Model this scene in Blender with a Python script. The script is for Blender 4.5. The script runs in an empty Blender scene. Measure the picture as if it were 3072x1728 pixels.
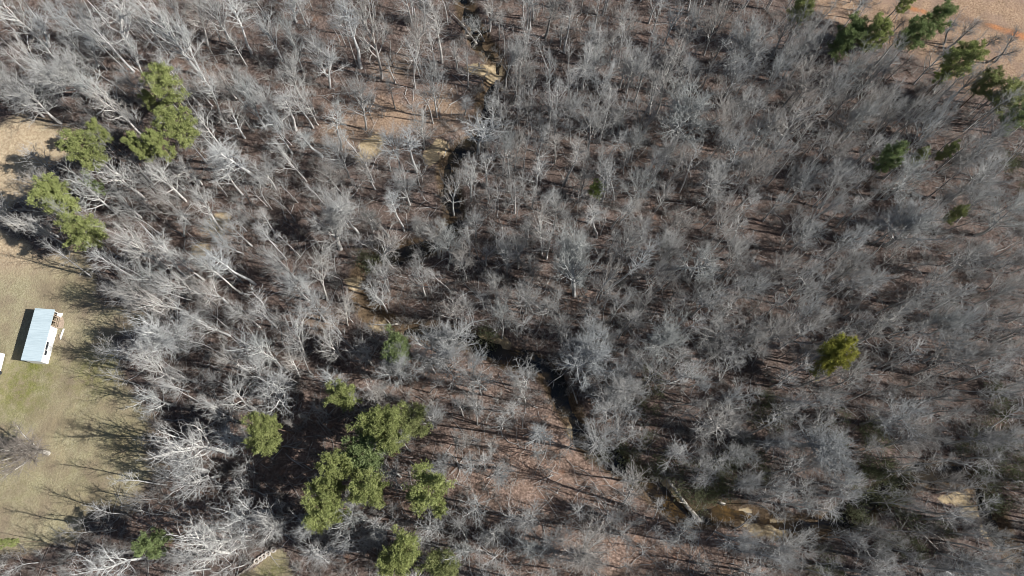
import bpy, math, random
import numpy as np
from mathutils import Vector, Matrix, Quaternion
R = math.radians
random.seed(7); rng = np.random.default_rng(7)
S = bpy.context.scene
COL = S.collection

# ------------------------------------------------------------------ camera, sky, sun, exposure
ALT, TILT, FPX = 115.0, R(18.3), 2100.0          # height, tilt away from straight down, focal length in photo pixels
cam_d = bpy.data.cameras.new("camera"); cam_d.sensor_width = 36.0; cam_d.lens = FPX/3072*36
cam_d.clip_start = 1.0; cam_d.clip_end = 6000.0
cam = bpy.data.objects.new("camera", cam_d); COL.objects.link(cam)
cam.location = (0, 0, ALT); cam.rotation_euler = (TILT, 0, 0); S.camera = cam
SUN_EL, SUN_AZ = R(37), R(-11)                    # azimuth measured from +X
w = bpy.data.worlds.new("World"); S.world = w; w.use_nodes = True
nt = w.node_tree; bg = nt.nodes['Background']
sky = nt.nodes.new('ShaderNodeTexSky'); sky.sky_type = 'NISHITA'; sky.sun_disc = False
sky.sun_elevation = SUN_EL; sky.sun_rotation = R(90) - SUN_AZ
nt.links.new(sky.outputs[0], bg.inputs[0]); bg.inputs[1].default_value = 0.05
sd = bpy.data.lights.new("sun", 'SUN'); sd.energy = 5.0; sd.angle = R(0.5); sd.color = (1.0, 0.97, 0.925)
sun = bpy.data.objects.new("sun", sd); COL.objects.link(sun)
to_sun = Vector((math.cos(SUN_EL)*math.cos(SUN_AZ), math.cos(SUN_EL)*math.sin(SUN_AZ), math.sin(SUN_EL)))
sun.rotation_euler = to_sun.to_track_quat('Z', 'Y').to_euler(); sun.location = to_sun*200
S.view_settings.view_transform = 'Standard'; S.view_settings.look = 'None'
S.view_settings.exposure = 0.52; S.view_settings.gamma = 1
S.render.engine = 'CYCLES'
S.cycles.filter_width = 1.0; S.cycles.max_bounces = 5; S.cycles.diffuse_bounces = 1

# ------------------------------------------------------------------ picture <-> place
CT, ST = math.cos(TILT), math.sin(TILT)
def at(px, py, z=0.0):
    """ground (or height z) point seen at a photo pixel"""
    u = (px-1536)/FPX; v = (py-864)/FPX
    d = (u, ST - v*CT, -CT - v*ST)
    t = (z-ALT)/d[2]
    return (d[0]*t, d[1]*t)
def mpp(px, py, z=0.0):
    v = (py-864)/FPX
    return (ALT-z)/(CT+v*ST)/FPX                  # metres per photo pixel
def to_px(x, y, z=0.0):
    dx, dy, dz = x, y, z-ALT
    dep = dy*ST - dz*CT
    up = dy*CT + dz*ST
    return 1536+FPX*dx/dep, 864-FPX*up/dep

# ------------------------------------------------------------------ tagging
def tag(o, label=None, cat=None, group=None, kind=None):
    if label: o['label'] = label
    if cat: o['category'] = cat
    if group: o['group'] = group
    if kind: o['kind'] = kind
    return o
def empty(name, loc, rz=0):
    o = bpy.data.objects.new(name, None); COL.objects.link(o); o.location = loc
    o.rotation_euler = (0, 0, rz); o.empty_display_size = 0.5
    return o

# ------------------------------------------------------------------ mesh helpers
def np_mesh(name, verts, faces, mat, attrs=None, smooth=False):
    verts = np.asarray(verts, dtype=np.float32); faces = np.asarray(faces, dtype=np.int32)
    k = faces.shape[1]; me = bpy.data.meshes.new(name)
    me.vertices.add(len(verts)); me.vertices.foreach_set('co', verts.ravel())
    me.loops.add(faces.size); me.loops.foreach_set('vertex_index', faces.ravel())
    me.polygons.add(len(faces)); me.polygons.foreach_set('loop_start', np.arange(len(faces), dtype=np.int32)*k)
    if smooth: me.polygons.foreach_set('use_smooth', np.ones(len(faces), dtype=bool))
    for an, arr in (attrs or {}).items():
        a = me.attributes.new(an, 'FLOAT', 'POINT'); a.data.foreach_set('value', np.asarray(arr, dtype=np.float32))
    me.update(calc_edges=True); me.validate()
    if mat: me.materials.append(mat)
    return me
def link(name, me, parent=None):
    o = bpy.data.objects.new(name, me); COL.objects.link(o)
    if parent: o.parent = parent
    return o
class MB:
    """collects boxes, bars and tubes into one mesh"""
    def __init__(s): s.v = []; s.f = []
    def add(s, v, f):
        n = len(s.v); s.v += [tuple(q) for q in v]; s.f += [tuple(i+n for i in q) for q in f]
    def hexa(s, lo, hi):   # lower four and upper four corners, counter-clockwise
        s.add(list(lo)+list(hi), [(3,2,1,0),(4,5,6,7),(0,1,5,4),(1,2,6,5),(2,3,7,6),(3,0,4,7)])
    def box(s, c, d, rz=0, rx=0):
        m = Matrix.Rotation(rz, 3, 'Z') @ Matrix.Rotation(rx, 3, 'X')
        x, y, z = d[0]/2, d[1]/2, d[2]/2
        q = [Vector(c)+m@Vector(t) for t in ((-x,-y,-z),(x,-y,-z),(x,y,-z),(-x,y,-z),(-x,-y,z),(x,-y,z),(x,y,z),(-x,y,z))]
        s.hexa(q[:4], q[4:])
    def tube(s, pts, rad, k=8, cap=True):
        pts = [Vector(p) for p in pts]; n = len(pts); vs = []; ref = Vector((0.13, 0.31, 0.94))
        for i, p in enumerate(pts):
            t = (pts[min(i+1, n-1)]-pts[max(i-1, 0)]).normalized()
            a = t.cross(ref)
            if a.length < .1: a = t.cross(Vector((1, 0, 0)))
            a.normalize(); b = t.cross(a)
            for j in range(k):
                th = 2*math.pi*j/k; vs.append(p+(a*math.cos(th)+b*math.sin(th))*rad[i])
        fs = [(i*k+j, i*k+(j+1) % k, (i+1)*k+(j+1) % k, (i+1)*k+j) for i in range(n-1) for j in range(k)]
        if cap: fs += [tuple(range(k))[::-1], tuple((n-1)*k+j for j in range(k))]
        s.add(vs, fs)
    def build(s, name, mat, parent=None, smooth=False):
        me = bpy.data.meshes.new(name); me.from_pydata(s.v, [], s.f); me.materials.append(mat)
        if smooth: me.polygons.foreach_set('use_smooth', [True]*len(me.polygons))
        me.update(); return link(name, me, parent)

# ------------------------------------------------------------------ materials
def M(name, rough=0.9):
    m = bpy.data.materials.new(name); m.use_nodes = True
    b = m.node_tree.nodes['Principled BSDF']; b.inputs['Roughness'].default_value = rough
    b.inputs['Specular IOR Level'].default_value = 0.25
    return m, m.node_tree, b
def N(t, kind, **kw):
    n = t.nodes.new(kind)
    for k, v in kw.items(): setattr(n, k, v)
    return n
def noise(t, scale, detail=4, rough=.6, vec=None, dist=0):
    n = N(t, 'ShaderNodeTexNoise'); n.inputs['Scale'].default_value = scale
    n.inputs['Detail'].default_value = detail; n.inputs['Roughness'].default_value = rough
    n.inputs['Distortion'].default_value = dist
    if vec is not None: t.links.new(vec, n.inputs['Vector'])
    return n.outputs['Fac']
def ramp(t, fac, stops):
    r = N(t, 'ShaderNodeValToRGB'); e = r.color_ramp.elements
    while len(e) < len(stops): e.new(.5)
    for q, (p, c) in zip(e, stops): q.position = p; q.color = (*c, 1) if len(c) == 3 else c
    t.links.new(fac, r.inputs[0]); return r.outputs[0]
def mixc(t, fac, a, b, mode='MIX'):
    m = N(t, 'ShaderNodeMix', data_type='RGBA', blend_type=mode)
    for i, v in ((0, fac), (6, a), (7, b)):
        if isinstance(v, (int, float)): m.inputs[i].default_value = v
        elif isinstance(v, tuple): m.inputs[i].default_value = (*v, 1)
        else: t.links.new(v, m.inputs[i])
    return m.outputs[2]
def mth(t, op, a, b=None, clamp=False):
    m = N(t, 'ShaderNodeMath', operation=op); m.use_clamp = clamp
    for i, v in ((0, a), (1, b)):
        if v is None: continue
        if isinstance(v, (int, float)): m.inputs[i].default_value = v
        else: t.links.new(v, m.inputs[i])
    return m.outputs[0]
def attr(t, name):
    a = N(t, 'ShaderNodeAttribute'); a.attribute_name = name; return a.outputs['Fac']
def bump(t, b, h, strength, dist):
    n = N(t, 'ShaderNodeBump'); n.inputs['Strength'].default_value = strength; n.inputs['Distance'].default_value = dist
    t.links.new(h, n.inputs['Height']); t.links.new(n.outputs[0], b.inputs['Normal'])
def objcoord(t): return N(t, 'ShaderNodeTexCoord').outputs['Object']

def bark_mat(name, lo, hi, scale=1.3):
    """bark: mottled pale and dark patches, tinted tree by tree through the object colour"""
    m, t, b = M(name, .95)
    oi = N(t, 'ShaderNodeObjectInfo')
    c = ramp(t, noise(t, scale, 5, .7, objcoord(t)), [(.32, lo), (.62, hi)])
    t.links.new(mixc(t, 1.0, c, oi.outputs['Color'], 'MULTIPLY'), b.inputs['Base Color'])
    b.inputs['Specular IOR Level'].default_value = .1
    return m
BARK = bark_mat('bark', (.27, .265, .25), (.64, .635, .615))
TWIG = bark_mat('twig_bark', (.31, .312, .305), (.50, .503, .49), .6)
PBARK = bark_mat('pine_bark', (.10, .07, .05), (.22, .16, .12))
def leaf_mat(name, stops, scale=.9):
    m, t, b = M(name, .7)
    oi = N(t, 'ShaderNodeObjectInfo')
    c = ramp(t, noise(t, scale, 4, .7, objcoord(t)), stops)
    t.links.new(mixc(t, 1.0, c, oi.outputs['Color'], 'MULTIPLY'), b.inputs['Base Color'])
    tr = N(t, 'ShaderNodeBsdfTranslucent'); t.links.new(mixc(t, 1.0, c, oi.outputs['Color'], 'MULTIPLY'), tr.inputs[0])
    mx = N(t, 'ShaderNodeMixShader'); mx.inputs[0].default_value = .25
    t.links.new(b.outputs[0], mx.inputs[1]); t.links.new(tr.outputs[0], mx.inputs[2])
    t.links.new(mx.outputs[0], t.nodes['Material Output'].inputs['Surface'])
    return m
NEEDLE = leaf_mat('pine_needles', [(.3, (.17, .205, .078)), (.5, (.32, .365, .145)), (.7, (.50, .54, .25))])
SHRUBLEAF = leaf_mat('shrub_leaves', [(.3, (.07, .08, .04)), (.7, (.20, .21, .12))], .25)
def plain(name, col, rough=.7, var=.12, scale=3, bmp=0):
    m, t, b = M(name, rough)
    n = noise(t, scale, 5, .65, objcoord(t))
    lo = tuple(c*(1-var) for c in col); hi = tuple(min(1, c*(1+var)) for c in col)
    t.links.new(ramp(t, n, [(.3, lo), (.7, hi)]), b.inputs['Base Color'])
    if bmp: bump(t, b, n, .6, bmp)
    return m

# ------------------------------------------------------------------ terrain outlines (photo pixels -> ground metres)
def poly(pp): return np.array([at(*p) for p in pp])
CLEARING = poly([(-300,690),(0,702),(60,722),(110,742),(180,748),(262,775),(250,830),(285,890),(330,925),(425,925),(455,945),(400,985),(345,1010),
                 (360,1090),(400,1160),(440,1260),(470,1330),(470,1400),(450,1450),(410,1500),(330,1525),(270,1560),(230,1600),(215,1625),(120,1645),(0,1665),(-300,1720)])
PATCH = poly([(-300,330),(0,345),(60,350),(130,368),(200,385),(265,405),(265,440),(180,470),(140,500),(120,560),(60,610),(0,640),(-300,650)])
FIELD = poly([(2320,-500),(2390,-60),(2450,30),(2580,100),(2740,165),(2850,225),(2950,290),(3090,370),(3500,480),(3800,-500)])
LAWN = poly([(700,1738),(838,1643),(856,1652),(872,1700),(900,1760),(900,1950),(500,1950)])
def sdist(P, x, y):
    """signed distance to a polygon, positive inside"""
    x = np.asarray(x, float); y = np.asarray(y, float)
    d = np.full(x.shape, 1e9); ins = np.zeros(x.shape, bool); n = len(P)
    for i in range(n):
        ax, ay = P[i]; bx, by = P[(i+1) % n]; ex, ey = bx-ax, by-ay
        tt = np.clip(((x-ax)*ex+(y-ay)*ey)/(ex*ex+ey*ey), 0, 1)
        d = np.minimum(d, np.hypot(x-ax-tt*ex, y-ay-tt*ey))
        c = ((ay > y) != (by > y)) & (x < (bx-ax)*(y-ay)/(by-ay+1e-12)+ax); ins ^= c
    return np.where(ins, d, -d)
CREEK_PX = [(1360,-160),(1385,-40),(1405,60),(1440,120),(1482,170),(1500,230),(1452,285),(1462,350),(1440,410),(1375,450),(1335,500),(1352,580),(1368,650),
            (1345,705),(1290,740),(1200,750),(1120,775),(1080,830),(1085,900),(1120,955),(1200,985),(1300,1000),(1400,1012),(1470,1040),(1520,1075),
            (1590,1085),(1650,1120),(1680,1180),(1715,1240),(1745,1305),(1800,1360),(1880,1400),(1950,1460),(2010,1520),(2080,1550),(2180,1530),(2280,1560),
            (2390,1590),(2500,1570),(2600,1520),(2700,1450),(2800,1415),(2900,1430),(2962,1490),(2985,1560),(3030,1640),(3090,1720),(3180,1830)]
def smooth_line(P, n=4):
    P = np.array(P, float)
    for _ in range(n-2):
        q = np.empty((2*len(P)-2, 2)); q[0::2] = P[:-1]*.75+P[1:]*.25; q[1::2] = P[:-1]*.25+P[1:]*.75
        P = np.vstack([P[:1], q, P[-1:]])
    return P
CREEK = smooth_line([at(*p) for p in CREEK_PX])
def cdist(x, y):
    x = np.asarray(x, float); y = np.asarray(y, float); d = np.full(x.shape, 1e9)
    for i in range(len(CREEK)-1):
        ax, ay = CREEK[i]; ex, ey = CREEK[i+1]-CREEK[i]
        tt = np.clip(((x-ax)*ex+(y-ay)*ey)/(ex*ex+ey*ey), 0, 1)
        d = np.minimum(d, np.hypot(x-ax-tt*ex, y-ay-tt*ey))
    return d
def wob(x, y, s, seed=0):
    """smooth pseudo-noise, about -1..1"""
    r = np.random.default_rng(100+seed); v = 0
    for k in range(7):
        a = r.uniform(0, 6.28); f = s*r.uniform(.6, 2.2); ph = r.uniform(0, 6.28)
        v = v+np.sin((x*math.cos(a)+y*math.sin(a))*f+ph+1.3*np.sin((x*math.sin(a)-y*math.cos(a))*f*.7+ph*2))
    return v/3.2
def gz(x, y):
    x = np.asarray(x, float); y = np.asarray(y, float)
    d = cdist(x, y)+.75*wob(x, y, .45, 3)+.25*wob(x, y, 1.5, 4)
    cut = 1-np.clip((d-.8)/1.9, 0, 1); cut = cut*cut*(3-2*cut)
    z = .28*wob(x, y, .09, 1)+.07*wob(x, y, .7, 2)
    far = np.clip((np.hypot(x, y-40)-170)/400, 0, 1)
    return z-1.35*cut+far*6*wob(x, y, .006, 5)
SAND = [(1468,215,46),(1420,205,25),(1325,440,34),(1297,470,30),(1120,432,45),(1095,470,30),(1500,1035,35),(1470,1050,30),(1035,965,0),(640,680,40),(600,745,32),(665,655,28),
        (1140,980,28),(1060,845,26),(2020,1480,30),(2250,1560,30),(2330,1590,40),(2240,1535,20),(2880,1495,30),(2915,1535,30),(2960,1590,28),(2835,1500,18),(1440,1015,26),(1720,1290,26),
        (2270,1590,25),(1655,1140,0),(2000,1450,16)]
OPEN = [(1160,370,110),(1040,400,80),(1330,330,90),(1480,1400,0),(1180,200,60),(650,700,55),(970,960,50),(1420,940,0),(1250,1600,0)]
def blobs(L, x, y, seed):
    v = np.zeros(np.shape(x))
    for k, (px, py, r) in enumerate(L):
        if r == 0: continue
        cx, cy = at(px, py); rm = r*mpp(px, py)
        d = np.hypot(x-cx, (y-cy)*1.25)/rm+.25*wob(x, y, .8, seed+k)+.15*wob(x, y, 2.4, seed+k+9)
        v = np.maximum(v, np.clip(1.35-d, 0, 1))
    return v

# ------------------------------------------------------------------ ground
def axis(lo, hi, step, out):
    a = list(np.arange(lo, hi+.01, step)); s = step; x = a[-1]; R_ = []; L_ = []
    while x < out: s *= 1.35; x += s; R_.append(x)
    s = step; x = a[0]
    while x > -out: s *= 1.35; x -= s; L_.append(x)
    return np.array(L_[::-1]+a+R_)
gx = axis(-118, 118, .55, 3000); gy = axis(-26, 118, .55, 3000)
GX, GY = np.meshgrid(gx, gy); X, Y = GX.ravel(), GY.ravel()
Z = gz(X, Y); nx, ny = len(gx), len(gy)
idx = np.arange(nx*ny).reshape(ny, nx)
faces = np.stack([idx[:-1, :-1], idx[:-1, 1:], idx[1:, 1:], idx[1:, :-1]], -1).reshape(-1, 4)
def soft(P, wd, seed): return np.clip(.5+(sdist(P, X, Y)+1.5*wob(X, Y, .35, seed))/wd, 0, 1)
grass = np.maximum(soft(CLEARING, 3.5, 11), np.maximum(soft(PATCH, 4, 12), soft(LAWN, .5, 13)*(sdist(LAWN, X, Y) > 0)))
pale = soft(PATCH, 5, 12)
cx_, cy_ = at(60, 720); pale = np.maximum(pale, np.clip(1.3-np.hypot((X-cx_)/18, (Y-cy_)/6.5), 0, 1))
green = np.zeros(len(X))
for (px, py, r, a) in [(60,1160,120,1.0),(110,1120,90,.8),(280,1120,110,.7),(230,1240,90,.2),(380,1330,90,.35),(250,1450,150,.2),(60,1480,120,.2),(330,1050,60,.5),(820,1715,50,.8),(50,470,60,.5),(100,1095,40,1.2)]:
    qx, qy = at(px, py); green = np.maximum(green, a*np.clip(1.2-np.hypot(X-qx, Y-qy)/(r*mpp(px, py)), 0, 1))
field = soft(FIELD, 6, 14)
clay = np.zeros(len(X))
for (px, py, rx, ry) in [(3050,108,70,22),(2985,85,45,14),(2740,28,34,14),(2770,36,26,12),(3110,130,60,26)]:
    qx, qy = at(px, py); k = mpp(px, py); a = R(-22)
    dx = (X-qx)*math.cos(a)+(Y-qy)*math.sin(a); dy = -(X-qx)*math.sin(a)+(Y-qy)*math.cos(a)
    clay = np.maximum(clay, np.clip(1.3-np.hypot(dx/(rx*k), dy/(ry*k)), 0, 1))
trk = np.zeros(len(X))                                   # wheel tracks in the clearing and the ditch line in the field
def track(pp, wd, amt):
    P = [at(*p) for p in pp]
    for (a, b) in zip(P[:-1], P[1:]):
        ex, ey = b[0]-a[0], b[1]-a[1]; tt = np.clip(((X-a[0])*ex+(Y-a[1])*ey)/(ex*ex+ey*ey), 0, 1)
        trk[:] = np.maximum(trk, amt*np.clip(1.3-np.hypot(X-a[0]-tt*ex, Y-a[1]-tt*ey)/wd, 0, 1))
track([(195,1200),(165,1260),(150,1300),(160,1380)], .35, .6); track([(225,1210),(195,1270),(180,1330),(190,1390)], .35, .6)
track([(2820,40),(2900,62),(2960,80),(3040,100),(3100,125)], .9, 1.0)
track([(60,760),(110,790),(150,800)], .6, .4)
warm = np.zeros(len(X))
for (px, py, rx, ry, a_) in [(1640,1400,340,170,1),(1900,1660,430,100,.9),(1330,1130,260,70,.7),(900,1330,260,150,.5),(560,1560,180,80,.9),(1700,1300,170,90,.9),(1180,900,110,40,.6),(1150,330,260,110,.45),(520,230,160,60,.6),(640,700,110,60,.7),(2000,450,200,60,.5),(1700,900,200,50,.6),(1240,1480,120,90,.8)]:
    qx, qy = at(px, py); k = mpp(px, py); warm = np.maximum(warm, a_*np.clip(1.35-np.hypot((X-qx)/(rx*k), (Y-qy)/(ry*k)), 0, 1))
sand = blobs(SAND, X, Y, 40)
openg = blobs(OPEN, X, Y, 80)
bank = np.clip((3.0-cdist(X, Y))/1.6, 0, 1)

m, t, b = M('ground_cover', .95); pos = objcoord(t)
n1 = noise(t, 2.6, 8, .78, pos); n2 = noise(t, .22, 5, .6, pos); n3 = noise(t, 7.5, 4, .8, pos); n4 = noise(t, .055, 3, .5, pos)
litter = ramp(t, n1, [(.33, (.045, .030, .024)), (.45, (.125, .094, .081)), (.55, (.235, .182, .157)), (.68, (.45, .37, .325))])
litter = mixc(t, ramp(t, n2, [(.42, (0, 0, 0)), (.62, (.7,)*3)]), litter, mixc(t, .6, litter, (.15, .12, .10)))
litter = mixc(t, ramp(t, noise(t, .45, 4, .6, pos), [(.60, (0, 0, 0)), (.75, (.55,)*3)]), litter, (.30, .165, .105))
litter = mixc(t, mth(t, 'MULTIPLY', attr(t, 'openg'), .55), litter, mixc(t, ramp(t, n1, [(.4, (0,)*3), (.6, (1,)*3)]), (.29, .205, .14), (.50, .39, .27)))
litter = mixc(t, attr(t, 'warm'), mixc(t, 1.0, litter, (.82, .80, .80), 'MULTIPLY'), mixc(t, 1.0, litter, (1.5, 1.36, 1.24), 'MULTIPLY'))
gr = ramp(t, noise(t, 3.5, 7, .75, pos), [(.32, (.235, .20, .122)), (.5, (.37, .328, .205)), (.68, (.50, .45, .31))])
gr = mixc(t, ramp(t, n2, [(.38, (0,)*3), (.62, (.75,)*3)]), gr, (.265, .20, .15))
gr = mixc(t, ramp(t, n4, [(.45, (0,)*3), (.62, (.22,)*3)]), gr, (.30, .27, .14))
gg = ramp(t, noise(t, 4.2, 6, .8, pos), [(.35, (.10, .115, .028)), (.65, (.28, .28, .085))])
gr = mixc(t, mth(t, 'MULTIPLY', attr(t, 'green'), ramp(t, noise(t, .8, 5, .7, pos), [(.35, (.1,)*3), (.6, (.9,)*3)]), True), gr, gg)
gr = mixc(t, mth(t, 'MULTIPLY', attr(t, 'pale'), .9), gr, ramp(t, noise(t, 2.4, 7, .75, pos), [(.35, (.36, .25, .16)), (.5, (.54, .42, .28)), (.66, (.70, .58, .40))]))
gr = mixc(t, mth(t, 'MULTIPLY', attr(t, 'track'), .6), gr, (.42, .34, .21))
fl = ramp(t, noise(t, 3.2, 7, .8, pos), [(.33, (.14, .09, .06)), (.5, (.36, .245, .165)), (.66, (.58, .43, .29))])
fl = mixc(t, ramp(t, n2, [(.45, (0,)*3), (.62, (.5,)*3)]), fl, (.28, .20, .16))
sn = ramp(t, noise(t, 3, 6, .7, pos), [(.3, (.36, .27, .155)), (.65, (.60, .48, .31))])
bk = ramp(t, n1, [(.35, (.05, .036, .024)), (.65, (.19, .135, .085))])
def edge(a, lo=.35, hi=.62):
    s = mth(t, 'ADD', a, mth(t, 'MULTIPLY', mth(t, 'SUBTRACT', n1, .5), .9))
    return ramp(t, s, [(lo, (0,)*3), (hi, (1,)*3)])
c = mixc(t, edge(attr(t, 'bank'), .3, .8), litter, bk)
c = mixc(t, edge(attr(t, 'sand'), .3, .6), c, sn)
c = mixc(t, edge(attr(t, 'grass'), .3, .75), c, gr)
c = mixc(t, edge(attr(t, 'field'), .25, .7), c, fl)
c = mixc(t, mth(t, 'MULTIPLY', mth(t, 'MULTIPLY', attr(t, 'track'), attr(t, 'field')), .55), c, (.13, .08, .06))
c = mixc(t, edge(attr(t, 'clay'), .45, 1.05), c, ramp(t, n1, [(.35, (.38, .15, .06)), (.65, (.56, .27, .13))]))
c = mixc(t, ramp(t, n3, [(.25, (.30,)*3), (.55, (0,)*3)]), c, (.06, .045, .035))
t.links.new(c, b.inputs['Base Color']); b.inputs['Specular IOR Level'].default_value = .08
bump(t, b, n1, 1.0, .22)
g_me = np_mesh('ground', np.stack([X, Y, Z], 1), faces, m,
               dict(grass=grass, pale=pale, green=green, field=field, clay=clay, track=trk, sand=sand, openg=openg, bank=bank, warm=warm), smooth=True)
tag(link('ground', g_me), kind='structure')

# water in the creek
m, t, b = M('creek_water', .12); pos = objcoord(t)
t.links.new(mixc(t, attr(t, 'amber'), ramp(t, noise(t, .5, 5, .6, pos), [(.38, (.010, .010, .008)), (.65, (.035, .026, .014))]), ramp(t, noise(t, .9, 5, .7, pos), [(.35, (.06, .038, .012)), (.65, (.24, .135, .035))])), b.inputs['Base Color'])
b.inputs['Specular IOR Level'].default_value = .5; bump(t, b, noise(t, 4, 4, .6, pos), .25, .05)
tang = np.gradient(CREEK, axis=0); tang /= np.linalg.norm(tang, axis=1)[:, None]; nrm = np.stack([-tang[:, 1], tang[:, 0]], 1)
L, Rr = CREEK-nrm*2.6, CREEK+nrm*2.6
vv = np.zeros((2*len(CREEK), 3)); vv[0::2, :2] = L; vv[1::2, :2] = Rr; vv[:, 2] = -1.12
amb = np.zeros(len(vv))
for (px, py, r) in [(2025,1525,60),(1535,1078,45),(2235,1575,40),(2190,1545,60),(1960,1450,40),(2330,1590,60),(1680,1180,30)]:
    q = at(px, py); amb = np.maximum(amb, np.clip(1.3-np.hypot(vv[:, 0]-q[0], vv[:, 1]-q[1])/(r*mpp(px, py)), 0, 1))
tag(link('water', np_mesh('water', vv, [(2*i, 2*i+2, 2*i+3, 2*i+1) for i in range(len(CREEK)-1)], m, dict(amber=amb))), kind='structure')

# ------------------------------------------------------------------ branching
def rperp(d):
    a = d.cross(Vector((0.31, 0.17, 0.93)))
    if a.length < .15: a = d.cross(Vector((1, 0, 0)))
    a.normalize(); return a, d.cross(a)
RN = random.Random(11)
def grow(out, p, d, L, r, lev, P, az0=None):
    n = P['n'][lev]; st = L/n; pts = [(p.copy(), r)]; last = lev >= len(P['n'])-1
    kids = P['kids'][lev] if not last else 0; start = P['start'][lev] if not last else 1
    ci = 0; az = RN.uniform(0, 6.28)
    ck = P['crook'][lev]; tip = P['tip'][lev]
    for i in range(n):
        d = d+Vector((RN.gauss(0, ck), RN.gauss(0, ck), RN.gauss(0, ck)+P['trop'][lev])); d.normalize()
        q = p+d*st; tt = (i+1)/n
        if not last:
            while ci < kids:
                ct = start+(1-start)*(ci+.7)/kids
                if ct > tt+1e-6: break
                f = (ct*n-i); sp = p.lerp(q, max(0, min(1, f)))
                rr = r*(1-ct*(1-tip))
                az += 2.4+RN.gauss(0, .5); a, bb = rperp(d)
                lo, hi = P['ang'][lev]; th = (R(hi)+(R(lo)-R(hi))*ct)+RN.gauss(0, .13)
                cd = d*math.cos(th)+(a*math.cos(az)+bb*math.sin(az))*math.sin(th)
                if lev == 0: cl = P['limb']*(1.1-.45*ct)*RN.uniform(.7, 1.15)
                else: cl = L*P['ratio'][lev]*(1.15-.6*ct)*RN.uniform(.65, 1.2)
                grow(out, sp, cd.normalized(), cl, min(rr*.85, max(P['rmin'][lev+1], rr*P['rr'][lev]*RN.uniform(.75, 1.15))), lev+1, P)
                ci += 1
        p = q; pts.append((p.copy(), r*(1-tt*(1-tip))))
    out.append((lev, pts))
def tubes(polys, kside):
    """list of point/radius polylines -> verts, quads (numpy)"""
    groups = {}; 
    for lev, pts in polys: groups.setdefault((len(pts), kside[lev]), []).append(pts)
    V, F, off = [], [], 0
    for (n, k), L in groups.items():
        Pn = np.array([[(*p, r) for p, r in pts] for pts in L]); m_ = len(L)
        C = Pn[:, :, :3]; r_ = Pn[:, :, 3]
        T = np.empty_like(C); T[:, 1:-1] = C[:, 2:]-C[:, :-2]; T[:, 0] = C[:, 1]-C[:, 0]; T[:, -1] = C[:, -1]-C[:, -2]
        T /= np.linalg.norm(T, axis=2)[..., None]+1e-9
        ref = np.where(np.abs(T[:, :1, 2:3]) > .8, np.array([1., 0, 0]), np.array([0, 0, 1.]))
        A = np.cross(T, np.broadcast_to(ref, T.shape)); A /= np.linalg.norm(A, axis=2)[..., None]+1e-9
        B = np.cross(T, A); th = np.arange(k)*2*np.pi/k
        ring = C[:, :, None]+r_[:, :, None, None]*(A[:, :, None]*np.cos(th)[None, None, :, None]+B[:, :, None]*np.sin(th)[None, None, :, None])
        V.append(ring.reshape(-1, 3))
        base = off+np.arange(m_)[:, None, None]*n*k+np.arange(n-1)[None, :, None]*k
        j = np.arange(k)[None, None]; j2 = (j+1) % k
        F.append(np.stack([base+j, base+j2, base+k+j2, base+k+j], -1).reshape(-1, 4)); off += m_*n*k
    return np.vstack(V), np.vstack(F)
KS = {0: 8, 1: 6, 2: 4, 3: 3, 4: 3}
KIND = {
 'W': dict(H=16, n=[9,8,6,4,2], kids=[12,8,5,3], start=[.34,.18,.2,.15], ang=[(22,62),(30,58),(35,60),(35,60)], ratio=[0,.50,.50,.48], limb=6.6,
           crook=[.07,.17,.22,.24,.25], trop=[.03,.09,.05,.03,.02], tip=[.28,.22,.25,.4,.5], rr=[.52,.55,.6,.6], rmin=[.2,.10,.052,.030,.020], r0=.27),
 'G': dict(H=14, n=[8,7,5,3,2], kids=[14,8,6,4], start=[.30,.15,.15,.1], ang=[(15,58),(28,50),(30,50),(30,50)], ratio=[0,.50,.52,.50], limb=6.6,
           crook=[.05,.08,.13,.15,.2], trop=[.04,.08,.06,.04,.02], tip=[.2,.2,.3,.5,.6], rr=[.42,.45,.55,.6], rmin=[.15,.08,.042,.025,.017], r0=.23),
 'B': dict(H=14, n=[6,9,6,4,2], kids=[20,11,6,4], start=[.42,.2,.15,.1], ang=[(12,74),(28,52),(30,52),(32,55)], ratio=[0,.44,.50,.50], limb=8.2,
           crook=[.05,.10,.15,.17,.2], trop=[.03,.075,.05,.03,.02], tip=[.45,.2,.25,.5,.6], rr=[.5,.5,.55,.6], rmin=[.2,.11,.052,.029,.019], r0=.35),
 'S': dict(H=19, n=[12,6,4,3], kids=[22,8,5], start=[.50,.2,.15], ang=[(18,60),(30,52),(30,52)], ratio=[0,.5,.5], limb=3.6,
           crook=[.035,.12,.17,.2], trop=[.03,.08,.05,.02], tip=[.12,.2,.3,.5], rr=[.32,.5,.6], rmin=[.12,.055,.032,.021], r0=.20),
}
def make_bare(kind, seed, scale=1.0):
    RN.seed(seed); P = KIND[kind]; out = []
    trunkL = P['H']*(.98 if kind == 'S' else .80 if kind == 'G' else .62 if kind == 'W' else .46)
    grow(out, Vector((0, 0, -.3)), Vector((RN.gauss(0, .04), RN.gauss(0, .04), 1)), trunkL, P['r0'], 0, P)
    big = [q for q in out if q[0] <= 1]; fine = [q for q in out if q[0] > 1]
    vt, ft = tubes(big, KS); vc, fc = tubes(fine, KS)
    hmax = float(np.percentile(vc[:, 2], 99)); zc = float(np.median(vc[:, 2]))
    cx, cy = float(np.median(vc[:, 0])), float(np.median(vc[:, 1]))
    rad = float(np.percentile(np.hypot(vc[:, 0]-cx, vc[:, 1]-cy), 90))
    return dict(trunk=np_mesh('bare_trunk', vt, ft, BARK, smooth=True), crown=np_mesh('bare_crown', vc, fc, TWIG), H=hmax, zc=zc, cx=cx, cy=cy, rad=rad)
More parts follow.
